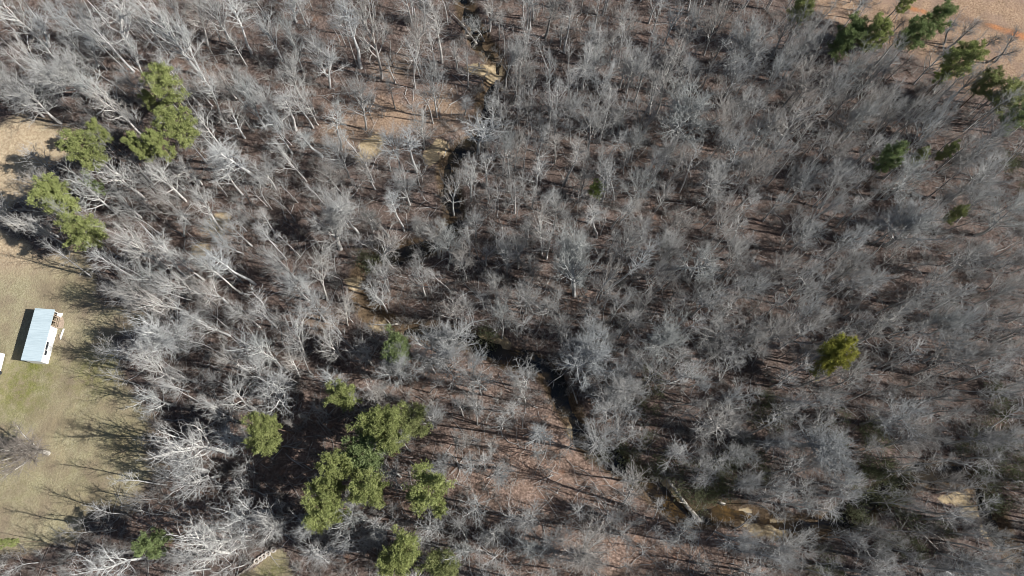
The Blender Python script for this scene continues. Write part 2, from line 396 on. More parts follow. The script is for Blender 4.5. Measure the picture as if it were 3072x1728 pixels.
PROTO = {}
for kd, cnt in (('W', 6), ('G', 6), ('B', 4), ('S', 5)):
    PROTO[kd] = [make_bare(kd, 50+17*i+ord(kd)) for i in range(cnt)]

def needles(centres, per, size, rs):
    """tufts of long needles: thin pointed faces fanned round each centre"""
    n = len(centres)*per; c = np.repeat(centres, per, 0)
    d = rs.normal(size=(n, 3)); d[:, 2] = np.abs(d[:, 2])*.8+.15; d /= np.linalg.norm(d, axis=1)[:, None]
    s = rs.normal(size=(n, 3)); s = np.cross(d, s); s /= np.linalg.norm(s, axis=1)[:, None]
    ln = size*rs.uniform(.7, 1.3, (n, 1)); wd = size*.15
    V = np.stack([c-s*wd, c+s*wd, c+d*ln], 1).reshape(-1, 3)
    return V, np.arange(3*n).reshape(-1, 3)
def make_pine(seed):
    RN.seed(seed); rs = np.random.default_rng(seed); H = 16.0; out = []
    tr = [(Vector((0, 0, -.3)), .24)]; p = Vector((0, 0, 0)); d = Vector((0, 0, 1))
    for i in range(10):
        p = p+d*H*.096; d = (d+Vector((RN.gauss(0, .03), RN.gauss(0, .03), .05))).normalized(); tr.append((p.copy(), .24*(1-.85*(i+1)/10)))
    out.append((0, tr)); cen = []
    nb = 30
    for k in range(nb):
        f = .50+.47*(k+.5)/nb; q = tr[1][0].lerp(tr[-1][0], 0); ti = f*10; i0 = min(9, int(ti)); q = tr[i0][0].lerp(tr[i0+1][0], ti-i0)
        az = k*2.4+RN.gauss(0, .4); prof = math.sin(math.pi*min(1, max(.0, (1.04-f)/.62)))**.6
        Lb = (1.0+2.9*prof)*RN.uniform(.5, 1.25); el = .15+.9*(f-.5)+RN.gauss(0, .1)
        dd = Vector((math.cos(az)*math.cos(el), math.sin(az)*math.cos(el), math.sin(el))); pp = [(q.copy(), .05)]; c = q.copy()
        for s in range(4):
            dd = (dd+Vector((RN.gauss(0, .1), RN.gauss(0, .1), .06))).normalized(); c = c+dd*Lb/4; pp.append((c.copy(), .05*(1-.8*(s+1)/4)))
            if s >= 1:
                for _ in range(2 if s < 3 else 4):
                    e = c+Vector((RN.gauss(0, .48), RN.gauss(0, .48), RN.gauss(.1, .22)))
                    out.append((2, [(c.copy(), .025), ((c+e)/2+Vector((0, 0, .05)), .018), (e.copy(), .01)]))
                    m_ = 22; cc = rs.normal(size=(m_, 3))*np.array([.32, .32, .18])+np.array(e); cen.append(cc)
        out.append((1, pp))
    cen = np.vstack(cen); V, F = needles(cen, 5, .36, rs)
    vt, ft = tubes(out, {0: 8, 1: 5, 2: 3})
    rad = float(np.percentile(np.hypot(V[:, 0], V[:, 1]), 92))
    return dict(trunk=np_mesh('pine_trunk', vt, ft, PBARK, smooth=True), crown=np_mesh('pine_crown', V, F, NEEDLE), H=float(V[:, 2].max()), zc=float(np.median(V[:, 2])), cx=0, cy=0, rad=rad)
PROTO['P'] = [make_pine(300+i) for i in range(6)]

def place(proto, name, base, H, rad, tint, tilt=None, rz=None):
    """a tree: an empty at its foot, with copies of trunk and crown as parts"""
    o = empty(name, (base[0], base[1], float(gz(base[0], base[1]))))
    s = rad/proto['rad']; sz = H/proto['H']
    q = Quaternion((0, 0, 1), RN.uniform(0, 6.28) if rz is None else rz)
    if tilt is not None:
        v = Vector((tilt[0], tilt[1], 1)).normalized(); q = Vector((0, 0, 1)).rotation_difference(v) @ q
    o.rotation_mode = 'QUATERNION'; o.rotation_quaternion = q; o.scale = (s, s, sz)
    for part in ('trunk', 'crown'):
        c = bpy.data.objects.new(part, proto[part]); COL.objects.link(c); c.parent = o; c.color = (*tint[part], 1)
    return o

# ------------------------------------------------------------------ the trees one can tell apart
# per photo tile: crown x, y, radius, kind, and where seen the foot x, y (tile enlarged 2.5156 times)
TILES = {
(0,0): """270,170,150,W,375,350;210,400,100,W;440,520,210,B,690,730;780,120,200,W;1080,60,170,W,1530,575;1370,250,110,W,1525,570;1390,60,130,G;1600,60,120,G;1800,100,110,S,1900,400
930,400,110,W;620,330,80,S,745,500;680,640,130,W,1000,890;820,760,120,W;1000,620,80,G;1480,640,80,S,1700,950;1670,600,110,G,1780,740;1750,860,120,W,1850,1040;1850,720,100,W;1530,920,90,W
560,130,110,G;60,60,120,W;1250,200,90,G;1580,1080,120,S,1750,1280;1780,1100,120,S;1650,1250,120,W;850,1290,130,W;1180,1300,120,W;1360,1230,110,W,1520,1390;620,1400,140,W;330,1370,140,G
1180,840,60,W;200,700,150,G;60,650,140,G;480,250,90,G;1240,440,80,S;1250,660,125,P;1150,770,65,P;1350,960,135,P;1200,1080,80,P;1030,1090,75,P;660,1130,135,P;735,975,70,P;400,1430,90,P;700,1390,60,N""",
(768,0): """880,110,130,W,950,590;1200,240,140,W,1195,540;1370,180,90,S,1405,475;690,200,110,S,790,510;540,420,130,W,560,660;770,700,120,G,830,980;550,830,90,S,645,1130;1330,580,110,G,1365,885
1015,600,40,D,1050,820;1570,740,50,S,1580,870;1660,950,160,W,1675,1160;1780,750,90,W;1020,1060,100,G,1085,1280;1190,1060,90,S,1215,1300;600,1130,100,G;430,1030,80,S,500,1180;250,1200,110,W,380,1370
840,1250,100,G,900,1430;560,1310,110,G,640,1449;80,1300,120,G,150,1430;1600,1310,110,W;1870,1100,100,G,1860,1330;1650,120,90,W,1720,285;1770,60,90,W,1765,240;1880,380,110,W;1280,80,80,D,1265,230
280,80,110,W,305,170;60,180,110,W;230,270,100,G;180,740,110,S,300,980;130,920,110,W;240,510,110,G;450,370,90,G;690,1000,40,S;60,700,110,G;1230,950,90,G;1450,1400,110,W;1100,1350,110,G;370,740,80,W""",
(1536,0): """890,100,120,W,825,360;410,120,80,S,395,410;150,60,60,S,140,230;290,90,90,D,250,300;770,290,90,W,735,480;870,540,90,W,840,660;570,500,90,S,530,680;310,480,55,S,285,860;680,600,110,G;640,430,90,G
1070,290,60,W,1010,520;1220,120,90,W;1360,180,100,G;1560,150,110,G;1220,420,130,W;930,450,110,G;1780,330,190,B;1380,510,70,S,1320,650;1170,620,130,W;1290,930,210,B;1640,830,140,G;1780,740,110,G
620,930,130,G;800,870,90,W,750,1010;780,1020,70,S,720,1210;1120,1180,100,W,1070,1320;740,1300,110,W;1540,1340,140,G;970,1380,120,G;430,1160,80,S,390,1400;200,1100,100,W,185,1290;340,1020,70,S,320,1230
220,930,70,G;50,1040,70,W,20,1290;450,780,90,G;590,300,90,G;1720,1100,140,G;1900,950,90,W;1700,560,110,G;1250,1220,110,G;1850,1250,110,G;930,1050,80,G;60,380,120,W;640,1420,50,b""",
(2304,0): """260,140,120,W;190,340,120,W;320,350,120,G;330,600,150,G;520,620,110,G;700,480,120,G;930,430,90,W,700,680;870,720,110,G;960,860,100,G;1170,790,120,W;1230,950,100,W;1420,830,100,W
230,880,160,W;60,880,120,W;330,1330,130,G;590,1380,120,G;1110,1300,170,G;1640,1300,180,G;560,1080,120,G;90,1080,100,G;720,850,100,G;1760,1030,120,G;1000,1100,90,G;1560,1080,110,G
720,50,50,D,650,130;990,60,60,D,870,170;1400,260,60,D,1320,340;1470,250,60,D,1350,370;1690,300,50,D,1600,370;1790,360,80,D,1640,480;1860,330,60,D,1700,480;60,560,110,G;1300,420,90,W
300,30,100,P;650,180,120,N;590,270,120,N;830,260,110,P;1060,0,60,P;1300,100,95,N;1120,250,125,N;1470,440,135,P;1330,560,60,b;1680,600,100,F;1850,720,130,F;1900,880,90,N;940,1190,95,N;1160,1170,55,F;1360,1130,50,F""",
(0,576): """460,60,125,P;590,270,135,P;230,80,80,W;200,190,90,W;280,270,80,W;950,90,130,W,1060,190;1230,60,100,G;900,280,130,W,1290,590;1010,400,120,W;1220,440,110,W,1400,640;1330,500,100,W
1180,640,110,W;1020,700,140,G;1320,640,100,W;1150,800,100,W,1430,915;1600,720,110,W,1720,840;1560,1000,120,W,1740,1090;1180,1120,240,B,1360,1200;1060,1310,100,W,1355,1425;1800,900,100,G;1690,480,80,S,1930,700
1590,560,80,S,1830,770;1350,250,60,S,1390,330;1840,160,90,W,1820,240;1900,1150,100,W;1850,1350,140,W;1690,1250,100,W;1480,90,110,W;1500,500,100,W;1700,330,90,G""",
(768,576): """600,230,200,B,640,430;900,350,160,W,960,560;1230,620,110,W,1280,790;450,560,100,W,545,820;190,520,110,G;270,680,110,G;400,850,140,G;720,830,90,W,700,1010;930,810,90,W,990,900
1080,60,60,S,1120,295;1190,180,60,D;930,170,80,D;1330,330,120,G;1430,370,120,G;1640,190,90,W;1890,450,110,W;1820,680,90,G,1815,800;1500,850,140,W,1500,985;1340,1190,220,B;1030,1360,140,B
320,1050,150,W,380,1240;560,1150,120,W;820,1210,110,W,880,1310;60,1150,100,W,210,1340;260,1310,90,W,335,1395;540,1380,90,W;1640,1270,80,W,1640,1370;1550,450,90,G,1540,600;640,60,80,S;40,150,60,S,150,340
1850,980,110,G;1680,1440,110,W;1040,1170,105,N""",
(1536,576): """220,220,90,W,225,440;440,500,170,B,470,780;560,400,120,G;880,350,120,G,800,560;980,390,80,S,700,760;700,600,90,W,630,830;1160,340,80,W,1160,470;690,180,80,S,640,340;1440,450,160,W,1330,680
1300,190,110,W;1620,200,110,G;1700,500,110,G;800,850,110,W;1480,800,140,W;1640,850,140,W;1570,1060,160,G;1160,1100,170,B;1330,1340,150,W;1440,1400,90,W;530,1290,200,B;60,440,90,G
370,1000,90,G;640,1010,80,W;720,1080,80,G;120,1380,110,W;900,1230,90,W;1820,700,120,G;1870,1130,100,G;120,780,110,G;280,830,90,G;340,80,110,G,310,310;400,230,60,S;250,30,70,S,240,150
830,130,70,S,750,270;900,100,70,S,820,230""",
(2304,576): """410,110,110,W;330,300,120,G;1090,250,190,B;650,340,110,G;1430,150,55,F;1000,450,90,W;700,520,110,G;780,650,120,G;290,700,120,W;130,560,110,G;1250,720,120,G;1090,850,100,W;860,1030,150,W
1450,1180,150,G;1600,480,150,G;1850,150,140,G;1700,40,120,G;1870,700,120,G;350,900,120,G;100,1040,140,G;420,960,90,G;1660,1180,90,W;700,1380,120,W;1330,950,120,G;1500,950,110,G
530,1180,95,Y;520,1270,100,Y;450,1330,60,Y""",
(0,1152): """140,470,180,B,365,525;1130,110,120,W,1325,165;1780,90,160,W,1930,190;1420,420,170,W,1720,520;1330,620,140,W;1420,740,160,W,1660,690;1700,350,150,W,1850,420;1650,230,120,W
1830,950,140,W;1500,1100,100,W;1700,1150,150,W;1400,1230,150,W,1730,1275;800,1340,140,W;1400,1350,130,G;1130,1210,105,N;20,1200,45,P""",
(768,1152): """100,300,80,P;40,430,95,P;650,90,105,P;1000,210,110,P;1030,360,110,P;860,370,110,P;1180,290,110,F;780,520,160,N;640,640,105,P;500,780,95,P;560,930,140,P;480,1040,70,P;830,810,125,P;1280,850,165,P
1110,1250,115,P;1050,1380,105,P;1400,1400,120,F;60,60,160,W;480,190,60,W;350,240,40,W;225,280,50,W;1040,640,110,W,1090,700;860,90,80,W;1340,200,100,W,1330,340;1500,370,70,W;1650,90,80,W,1670,305
1560,150,60,S,1565,240;1560,430,70,W,1575,480;1750,440,80,W;1590,610,100,W;1380,620,100,G;1660,900,110,W;1350,1090,110,W;1790,1130,100,W;1580,1280,100,W;760,1030,110,W;600,1160,120,W
360,1100,120,W;900,1080,80,W;880,1190,60,W;60,1050,120,W;1830,600,90,D""",
(1536,1152): """800,90,230,B,790,90;110,60,110,W,100,150;260,300,90,S,230,440;640,480,150,G;180,520,60,W;1480,300,160,W;1650,130,90,W;930,770,110,W,840,910;810,960,60,W;960,1040,55,W
760,1070,55,W;1210,1180,80,W;1360,1150,110,W;1450,1370,70,W;200,1030,120,G;300,1200,100,G;590,1330,190,B;130,1260,100,G;1730,470,90,G;1850,780,100,G;1680,1120,120,G""",
(2304,1152): """1050,230,180,G;1120,420,140,G;480,100,130,W;430,420,170,B;60,370,110,G;700,800,140,W;1070,880,100,W;150,1240,160,G;1770,340,130,G;1600,1300,150,G;90,760,110,W;260,900,90,W
1400,720,80,G;650,1170,80,W;870,1250,80,W;1750,1150,90,G""",
}
ZF = {'W': .70, 'G': .68, 'B': .62, 'S': .76, 'D': .76, 'P': .74}
items = []
for (tx, ty), s in TILES.items():
    for e in s.replace('\n', ';').split(';'):
        f = e.split(',')
        if len(f) < 4: continue
        x, y, r = [float(v)/2.5156 for v in f[:3]]; kd = f[3]
        bs = (tx+float(f[4])/2.5156, ty+float(f[5])/2.5156) if len(f) > 5 else None
        items.append(dict(px=tx+x, py=ty+y, r=r, kd=kd, bs=bs))
def solve(it):
    kd = it['kd']; pine = kd in 'PNFYb'; sh = 'P' if pine else kd
    Hn = {'W': 15.5, 'G': 15, 'B': 15, 'S': 18.5, 'D': 13, 'P': 17, 'N': 15, 'F': 12, 'Y': 15, 'b': 8}[kd]
    if it['r'] < 28 and not it['bs']: Hn = min(Hn, 8.5 if not pine else 12)
    elif it['r'] < 36 and kd in 'WG' and not it['bs']: Hn *= .8
    zf = ZF[sh]; zc = Hn*zf; tilt = None
    if it['bs']:
        bx, by = at(*it['bs']); best = None
        for k in range(40, 176):
            z = k*.1; c = at(it['px'], it['py'], z); d = math.hypot(c[0]-bx, c[1]-by)
            if best is None or d < best[0]: best = (d, z, c)
        zc = best[1]; tx_, ty_ = (best[2][0]-bx)/zc, (best[2][1]-by)/zc; q = math.hypot(tx_, ty_)
        lim = .22
        if q > lim: tx_, ty_ = tx_*lim/q, ty_*lim/q
        tilt = (tx_, ty_); base = (bx, by); Hn = max(7.5, min(22, zc/zf)); cxy = best[2]
        cxy = (bx+tx_*zc, by+ty_*zc)
    else:
        cxy = at(it['px'], it['py'], zc); base = cxy
    rad = it['r']*mpp(it['px'], it['py'], zc)
    it.update(base=base, H=Hn, zc=zc, rad=rad, tilt=tilt, cxy=cxy, pine=pine)
    return it
items = [solve(i) for i in items]
TZ = lambda a, b, k: tuple(a[i]+(b[i]-a[i])*k for i in range(3))
# fill the rest of the wood up to 300 single bare trees
bare = [i for i in items if not i['pine']]; pines = [i for i in items if i['pine']]
for i in bare: i['hero'] = True
fr = random.Random(5); tries = 0
def wooded(x, y, marg=1.0):
    for P in (CLEARING, PATCH, FIELD, LAWN):
        if sdist(P, np.array([x]), np.array([y]))[0] > -marg: return False
    return cdist(np.array([x]), np.array([y]))[0] > 1.3
while len(bare) < 300 and tries < 6000:
    tries += 1
    px, py = fr.uniform(-30, 3100), fr.uniform(-60, 1760)
    kd = fr.choices('WGSD', (5, 5, 4, .6) if px < 1500 else (3, 8, 2.4, .6))[0]
    H = {'W': 14, 'G': 14, 'S': 17, 'D': 12}[kd]*fr.uniform(.8, 1.15); zc = H*ZF[kd]
    c = at(px, py, zc); rad = {'W': 2.9, 'G': 3.5, 'S': 1.9, 'D': 1.7}[kd]*fr.uniform(.75, 1.25)
    if not wooded(*c): continue
    qo = float(blobs(OPEN, np.array([c[0]]), np.array([c[1]]), 80)[0])
    if qo > .3 and fr.random() < .9: continue
    if math.hypot((px-1660)/330, (py-1410)/160) < 1 and fr.random() < .6: continue
    if math.hypot((px-1900)/400, (py-1670)/80) < 1 and fr.random() < .6: continue
    k0 = max(.45, 1-tries/7000)
    if any(math.hypot(c[0]-o['cxy'][0], c[1]-o['cxy'][1]) < k0*.85*(rad+o['rad']) for o in bare+pines): continue
    bare.append(dict(px=px, py=py, r=rad/mpp(px, py, zc), kd=kd, bs=None, base=c, H=H, zc=zc, rad=rad, tilt=(fr.gauss(0, .04), fr.gauss(0, .04)), cxy=c, pine=False, hero=False))
def tint_bare(kd, px, py, pale):
    lf = max(0, min(1, (1500-px)/1300))           # front-lit look painted into the bark and twig tint: whiter towards the left
    k = {'W': .86, 'G': .80, 'B': .86, 'S': .86, 'D': .42}[kd]+.36*lf*(.9 if kd in 'WSB' else .45)+fr.gauss(0, .07)
    k = max(.3, k)
    w_ = fr.gauss(.004, .016)
    tr = (k*(1+w_), k, k*(1-w_)); k2 = k*.98
    if fr.random() < .14: tc = (k2*1.02, k2*.95, k2*.90)
    elif fr.random() < .12: tc = (k2*.98, k2, k2*.99)
    else: tc = (k2*(1+w_), k2, k2*(1-w_))
    return dict(trunk=tr, crown=tc)
NAME = {'W': 'crooked_tree', 'G': 'twiggy_tree', 'B': 'broad_tree', 'S': 'slender_tree', 'D': 'dark_tree'}
DESC = {'W': 'pale crooked bare tree', 'G': 'grey twiggy bare tree', 'B': 'broad bare tree', 'S': 'tall slender bare tree', 'D': 'thin dark bare tree'}
# things the labels can point from (photo pixel, words)
MARKS = [(1790,568,'the small bright green pine'),(2512,1085,'the lone yellow-green pine'),(1182,1040,'the dark pine beside the creek'),(795,1295,'the small pine left of the cluster'),
 (2060,1500,'the log fallen over the creek'),(1468,222,'the upper sand bar of the creek'),(1310,455,'the sand patch by the creek'),(2890,1520,'the sand bar at lower right'),(3020,105,'the orange clay strip'),
 (30,690,'the broken white snag'),(800,1675,'the lawn border of pale rings'),(55,1345,'the lone tree in the clearing'),(500,270,'the topmost pine of the left group'),(265,450,'the pine beside the pale grass'),
 (540,380,'the largest pine of the left group'),(210,640,'the tall pine above the shed clearing'),(105,1005,'the long shed'),(1030,1180,'the pale topmost cluster pine'),(1275,1490,'the round pine right of the cluster'),
 (980,1520,'the lowest big pine of the cluster'),(1205,1650,'the pine at the bottom edge'),(450,1635,'the lone pine at lower left'),(2875,165,'the pine at the field edge'),(2570,80,'the dark pines at the top right'),
 (2680,475,'the dark pine in the right wood'),(2872,636,'the faint pine at far right'),(1545,1085,'the brown creek pool'),(1700,1255,'the bank where the creek turns'),(2850,1712,'the white tub'),
 (1145,430,'the pale grass patch in the wood'),(630,680,'the tan opening in the left wood'),(1165,968,'the fallen forked branch'),(3040,280,'the right edge pines'),(1160,20,'the dark gap at the top'),
 (2320,160,'the horizontal white log'),(1395,70,'the leaning white log')]
COMP = ['right of', 'above right of', 'above', 'above left of', 'left of', 'below left of', 'below', 'below right of']
ORD = ['nearest', 'second nearest', 'third nearest', 'fourth nearest', 'fifth nearest', 'sixth nearest', 'seventh nearest', 'eighth nearest', 'ninth nearest', 'tenth nearest', 'eleventh nearest', 'twelfth nearest', 'thirteenth nearest', 'fourteenth nearest', 'fifteenth nearest']
cells = {}
for i in bare:
    cp = to_px(i['cxy'][0], i['cxy'][1], i['zc']); best = min(((cp[0]-m_[0])**2+(cp[1]-m_[1])**2, k) for k, m_ in enumerate(MARKS))
    mk = MARKS[best[1]]; a = math.atan2(-(cp[1]-mk[1]), cp[0]-mk[0]); s = int(round(a/(math.pi/4))) % 8
    i['cell'] = (best[1], s); cells.setdefault((best[1], s, i['kd']), []).append((best[0], id(i)))
for i in bare:
    L_ = sorted(cells[(*i['cell'], i['kd'])]); k = [q[1] for q in L_].index(id(i))
    pos_ = f"{COMP[i['cell'][1]]} {MARKS[i['cell'][0]][2]}"
    lab = f"{DESC[i['kd']]} {pos_}" if len(L_) == 1 else f"{DESC[i['kd']]}, {ORD[k]} {pos_}"
    if i.get('hero') and i['kd'] == 'B' and abs(i['px']-56) < 12: lab = 'lone brownish bare tree standing by itself in the grass clearing at lower left'
    i['label'] = lab
RN.seed(99)
for n_, i in enumerate(bare):
    kd = i['kd']; pr = PROTO['S' if kd == 'D' else kd]; p = pr[RN.randrange(len(pr))]
    tn = tint_bare(kd, i['px'], i['py'], i.get('hero'))
    if 'lone brownish' in i['label']: tn = dict(trunk=(.9, .86, .8), crown=(.62, .54, .48))
    o = place(p, NAME[kd], i['base'], i['H'], i['rad']*1.08, tn, i['tilt'])
    tag(o, i['label'], 'tree', 'leafless trees of the wood')
PT = {'P': (1.08, 1.06, 1.0), 'N': (.76, .84, .88), 'F': (.95, .92, .95), 'Y': (1.25, 1.08, .62), 'b': (1.15, 1.25, .9)}
PD = {'P': 'green pine', 'N': 'dark green pine', 'F': 'faint greyish green pine', 'Y': 'yellow-green pine', 'b': 'small bright green pine'}
pc = {}
PMARK = [(440,360,'in the upper left pine group'),(1000,1400,'in the pine cluster at lower centre'),(2840,200,'beside the top right field'),(2750,470,'in the right wood below the field pines'),
         (2512,1085,'standing alone in the lower right wood'),(1790,568,'standing alone amid the leafless wood'),(1182,1040,'beside the creek at lower centre'),(210,640,'at the edge of the shed clearing'),
         (450,1635,'left of the pale bottom tree'),(10,1630,'at the left edge of the clearing'),(2872,636,'at the far right of the wood')]
for i in pines:
    cp = to_px(*i['cxy'], i['zc']); k = min(range(len(PMARK)), key=lambda k: math.hypot(cp[0]-PMARK[k][0], cp[1]-PMARK[k][1])); i['cp'] = cp
    pc.setdefault((k, i['kd']), []).append(i)
for (k, kd), L_ in pc.items():
    L_.sort(key=lambda i: i['cp'][1])
    for j, i in enumerate(L_):
        if len(L_) == 1: lab = f"{PD[kd]} {PMARK[k][2]}"
        else:
            o_ = ['topmost', 'second from the top', 'third from the top', 'fourth from the top', 'fifth from the top', 'sixth from the top', 'seventh from the top', 'eighth from the top', 'ninth from the top', 'tenth from the top', 'eleventh from the top', 'twelfth from the top', 'thirteenth from the top'][j]
            if j == len(L_)-1: o_ = 'lowest'
            lab = f"{PD[kd]}, {o_} of those {PMARK[k][2]}"
        i['label'] = lab
for i in pines:
    k = 1+RN.gauss(0, .08); tn = tuple(v*k for v in PT[i['kd']])
    p = PROTO['P'][RN.randrange(6)]
    o = place(p, 'pine_tree', i['base'], i['H'], i['rad']*(.85 if i['px'] > 2200 and i['py'] < 700 else 1.12 if i['px'] > 700 else .92), dict(trunk=(1, 1, 1), crown=tn), (RN.gauss(0, .02), RN.gauss(0, .02)))
    tag(o, i['label'], 'pine tree', 'green pines')

# ------------------------------------------------------------------ the uncountable: saplings, brush, evergreen thicket
def template(P, H, seed, stems=1, k=3, spread=.3):
    RN.seed(seed); out = []
    for s in range(stems):
        a = RN.uniform(0, 6.28); sp = spread*RN.uniform(.3, 1) if stems > 1 else RN.gauss(0, .05)
        grow(out, Vector((math.cos(a)*.1, math.sin(a)*.1, -.1)), Vector((math.cos(a)*sp, math.sin(a)*sp, 1)).normalized(), H*RN.uniform(.7, 1), P['r0'], 0, P)
    return tubes(out, {0: 4, 1: 3, 2: 3, 3: 3})
SAP = dict(n=[8,4,3,2], kids=[12,5,3], start=[.30,.2,.15], ang=[(20,62),(30,55),(30,55)], ratio=[0,.5,.5], limb=2.7, crook=[.05,.14,.18,.2], trop=[.03,.06,.04,.02],
           tip=[.15,.3,.4,.6], rr=[.35,.5,.6], rmin=[.06,.036,.024,.018], r0=.115)
SHR = dict(n=[4,2,2], kids=[6,3], start=[.15,.2], ang=[(25,60),(30,55)], ratio=[0,.5], limb=.8, crook=[.16,.2,.2], trop=[.03,.03,.02], tip=[.3,.4,.6], rr=[.6,.7], rmin=[.028,.019,.014], r0=.034)
MED = dict(KIND['G']); MED.update(n=[7,5,4,2], kids=[12,7,5], start=[.32,.15,.15], ratio=[0,.5,.55], limb=5, rmin=[.14,.065,.036,.022], crook=[.05,.1,.15,.2], trop=[.04,.07,.05,.03], tip=[.2,.2,.3,.5], rr=[.4,.5,.6], ang=[(15,58),(28,50),(30,50)])
sap_t = [template(SAP, 8.5, 700+i) for i in range(8)]
shr_t = [template(SHR, 1.9, 800+i, stems=6, spread=.8) for i in range(8)]
med_t = [template(MED, 12, 900+i) for i in range(4)]
def stick_t(seed):
    r_ = random.Random(seed); out = []
    for _ in range(3):
        a = r_.uniform(0, 6.28); L_ = r_.uniform(1, 3.6); x, y = r_.uniform(-1, 1), r_.uniform(-1, 1); rd = r_.uniform(.02, .055)
        P = [(Vector((x+math.cos(a)*L_*f+r_.gauss(0, .08), y+math.sin(a)*L_*f+r_.gauss(0, .08), .08+r_.uniform(0, .12))), rd*(1-.6*f)) for f in (0, .3, .6, 1)]
        out.append((1, P))
        if L_ > 2: q = P[2][0]; out.append((1, [(q, rd*.5), (q+Vector((math.cos(a+.7)*.5, math.sin(a+.7)*.5, .1)), rd*.4), (q+Vector((math.cos(a+.7)*1, math.sin(a+.7)*1, .12)), rd*.2)]))
    return tubes(out, {1: 4})
def scatter(name, temps, spots, mat, seed):
    rs = np.random.default_rng(seed); V, F, T, off = [], [], [], 0
    for (x, y, s, sz) in spots:
        v, f = temps[rs.integers(len(temps))]; a = rs.uniform(0, 6.28); c_, s_ = math.cos(a), math.sin(a)
        q = np.empty_like(v); q[:, 0] = (v[:, 0]*c_-v[:, 1]*s_)*s+x; q[:, 1] = (v[:, 0]*s_+v[:, 1]*c_)*s+y; q[:, 2] = v[:, 2]*sz
        V.append(q); F.append(f+off); off += len(v); T.append(np.full(len(v), rs.uniform(0, 1)))
    V = np.vstack(V); xs = np.array([(s[0], s[1]) for s in spots]); zz = gz(xs[:, 0], xs[:, 1])
    V[:, 2] += np.repeat(zz, [len(t_) for t_ in T])
    me = np_mesh(name, V, np.vstack(F), mat, dict(tint=np.concatenate(T)))
    return link(name, me)
def brush_mat(name, stops):
    m, t, b = M(name, .95); c = ramp(t, attr(t, 'tint'), stops)
    c2 = ramp(t, noise(t, .8, 4, .7, objcoord(t)), [(.3, (.7,)*3), (.7, (1.15,)*3)])
    t.links.new(mixc(t, 1.0, c, c2, 'MULTIPLY'), b.inputs['Base Color']); b.inputs['Specular IOR Level'].default_value = .1
    return m
BR = brush_mat('brush_twigs', [(0, (.17, .14, .125)), (.3, (.26, .238, .22)), (.6, (.35, .338, .32)), (1, (.46, .448, .42))])
SB = brush_mat('sapling_bark', [(0, (.26, .252, .24)), (.5, (.41, .405, .39)), (1, (.56, .555, .54))])
sr = np.random.default_rng(21)
def rand_spots(n, test, smin, smax, hx=(-60, 3140), hy=(-160, 1790)):
    px = sr.uniform(*hx, n*3); py = sr.uniform(*hy, n*3); P = np.array([at(a, b_) for a, b_ in zip(px, py)])
    keep = test(P[:, 0], P[:, 1]); P = P[keep][:n]
    s = sr.uniform(smin, smax, len(P)); return [(p[0], p[1], a, a*sr.uniform(.85, 1.15)) for p, a in zip(P, s)]
def t_wood(x, y, marg=.5, cr=2.0):
    k = cdist(x, y) > cr
    for P in (CLEARING, PATCH, FIELD, LAWN): k &= sdist(P, x, y) < -marg
    return k
def lit_open(x, y):      # the open leaf floor at the lower middle carries little brush
    u = np.array([to_px(a, b_) for a, b_ in zip(x, y)])
    d = np.zeros(len(x))
    for (qx, qy, rx, ry, amt) in [(1640,1420,330,150,.72),(1900,1660,420,90,.6),(1330,1130,260,60,.5),(900,1330,260,140,.5),(560,1560,160,70,.8),(1700,1290,150,80,.8)]:
        d = np.maximum(d, amt*np.clip(1.4-np.hypot((u[:, 0]-qx)/rx, (u[:, 1]-qy)/ry), 0, 1))
    d = np.maximum(d, .85*np.clip(blobs(OPEN, x, y, 80)*1.6, 0, 1)); d = np.maximum(d, np.clip(blobs(SAND, x, y, 40)*2, 0, 1))
    return d
def t_shrub(x, y): return t_wood(x, y, .2, 1.05) & (sr.uniform(0, 1, len(x)) > lit_open(x, y)) & (sr.uniform(-1, 1.6, len(x)) > -.55*wob(x, y, .12, 9)-.2)
def t_sap(x, y): return t_wood(x, y) & (sr.uniform(0, 1, len(x)) > lit_open(x, y))
def t_field(x, y): return (sdist(FIELD, x, y) > -2) & (sdist(FIELD, x, y) < 9)
o = scatter('undergrowth', shr_t, rand_spots(7000, t_shrub, .5, 1.3)+rand_spots(60, t_field, .5, 1.0, (2350, 3140), (-160, 420)), BR, 31)
tag(o, 'leafless brown-grey brush and brambles covering the floor of the wood', 'undergrowth', kind='stuff')
pole_t = [template(dict(SAP, limb=3.1, r0=.15, kids=[15,6,3], start=[.5,.2,.15]), 14.5, 750+i) for i in range(6)]
o = scatter('sapling_thicket', sap_t[:5]+med_t+pole_t, rand_spots(1120, t_sap, .62, 1.12)+rand_spots(26, t_field, .5, .8, (2400, 3140), (-100, 400)), SB, 32)
tag(o, 'crowded grey saplings filling the gaps between the taller bare trees', 'saplings', kind='stuff')
more = [q for q in rand_spots(230, t_sap, .7, 1.05, (1450, 3130), (-120, 1780)) if abs(cdist(np.array([q[0]]), np.array([q[1]]))[0]) > 2]
o = scatter('fallen_sticks', [stick_t(i) for i in range(10)], rand_spots(1500, t_wood, .7, 1.6), SB, 36)
tag(o, 'pale fallen sticks and dead branches littering the forest floor', 'sticks', kind='stuff')
o = scatter('young_wood', med_t+pole_t[:3], more, SB, 35)
tag(o, 'dense young grey trees packed between the larger trees of the right wood', 'young trees', kind='stuff')
rim = [(sr.uniform(80, 128), sr.uniform(-20, 72), sr.uniform(.8, 1.15), sr.uniform(.9, 1.15)) for _ in range(60)]
rim = [q for q in rim if to_px(q[0], q[1])[0] > 3120]+[(sr.uniform(-70, 84), sr.uniform(-30, -12), 1, 1) for _ in range(34)]+[(sr.uniform(-120, 70), sr.uniform(106, 124), 1, 1) for _ in range(34)]
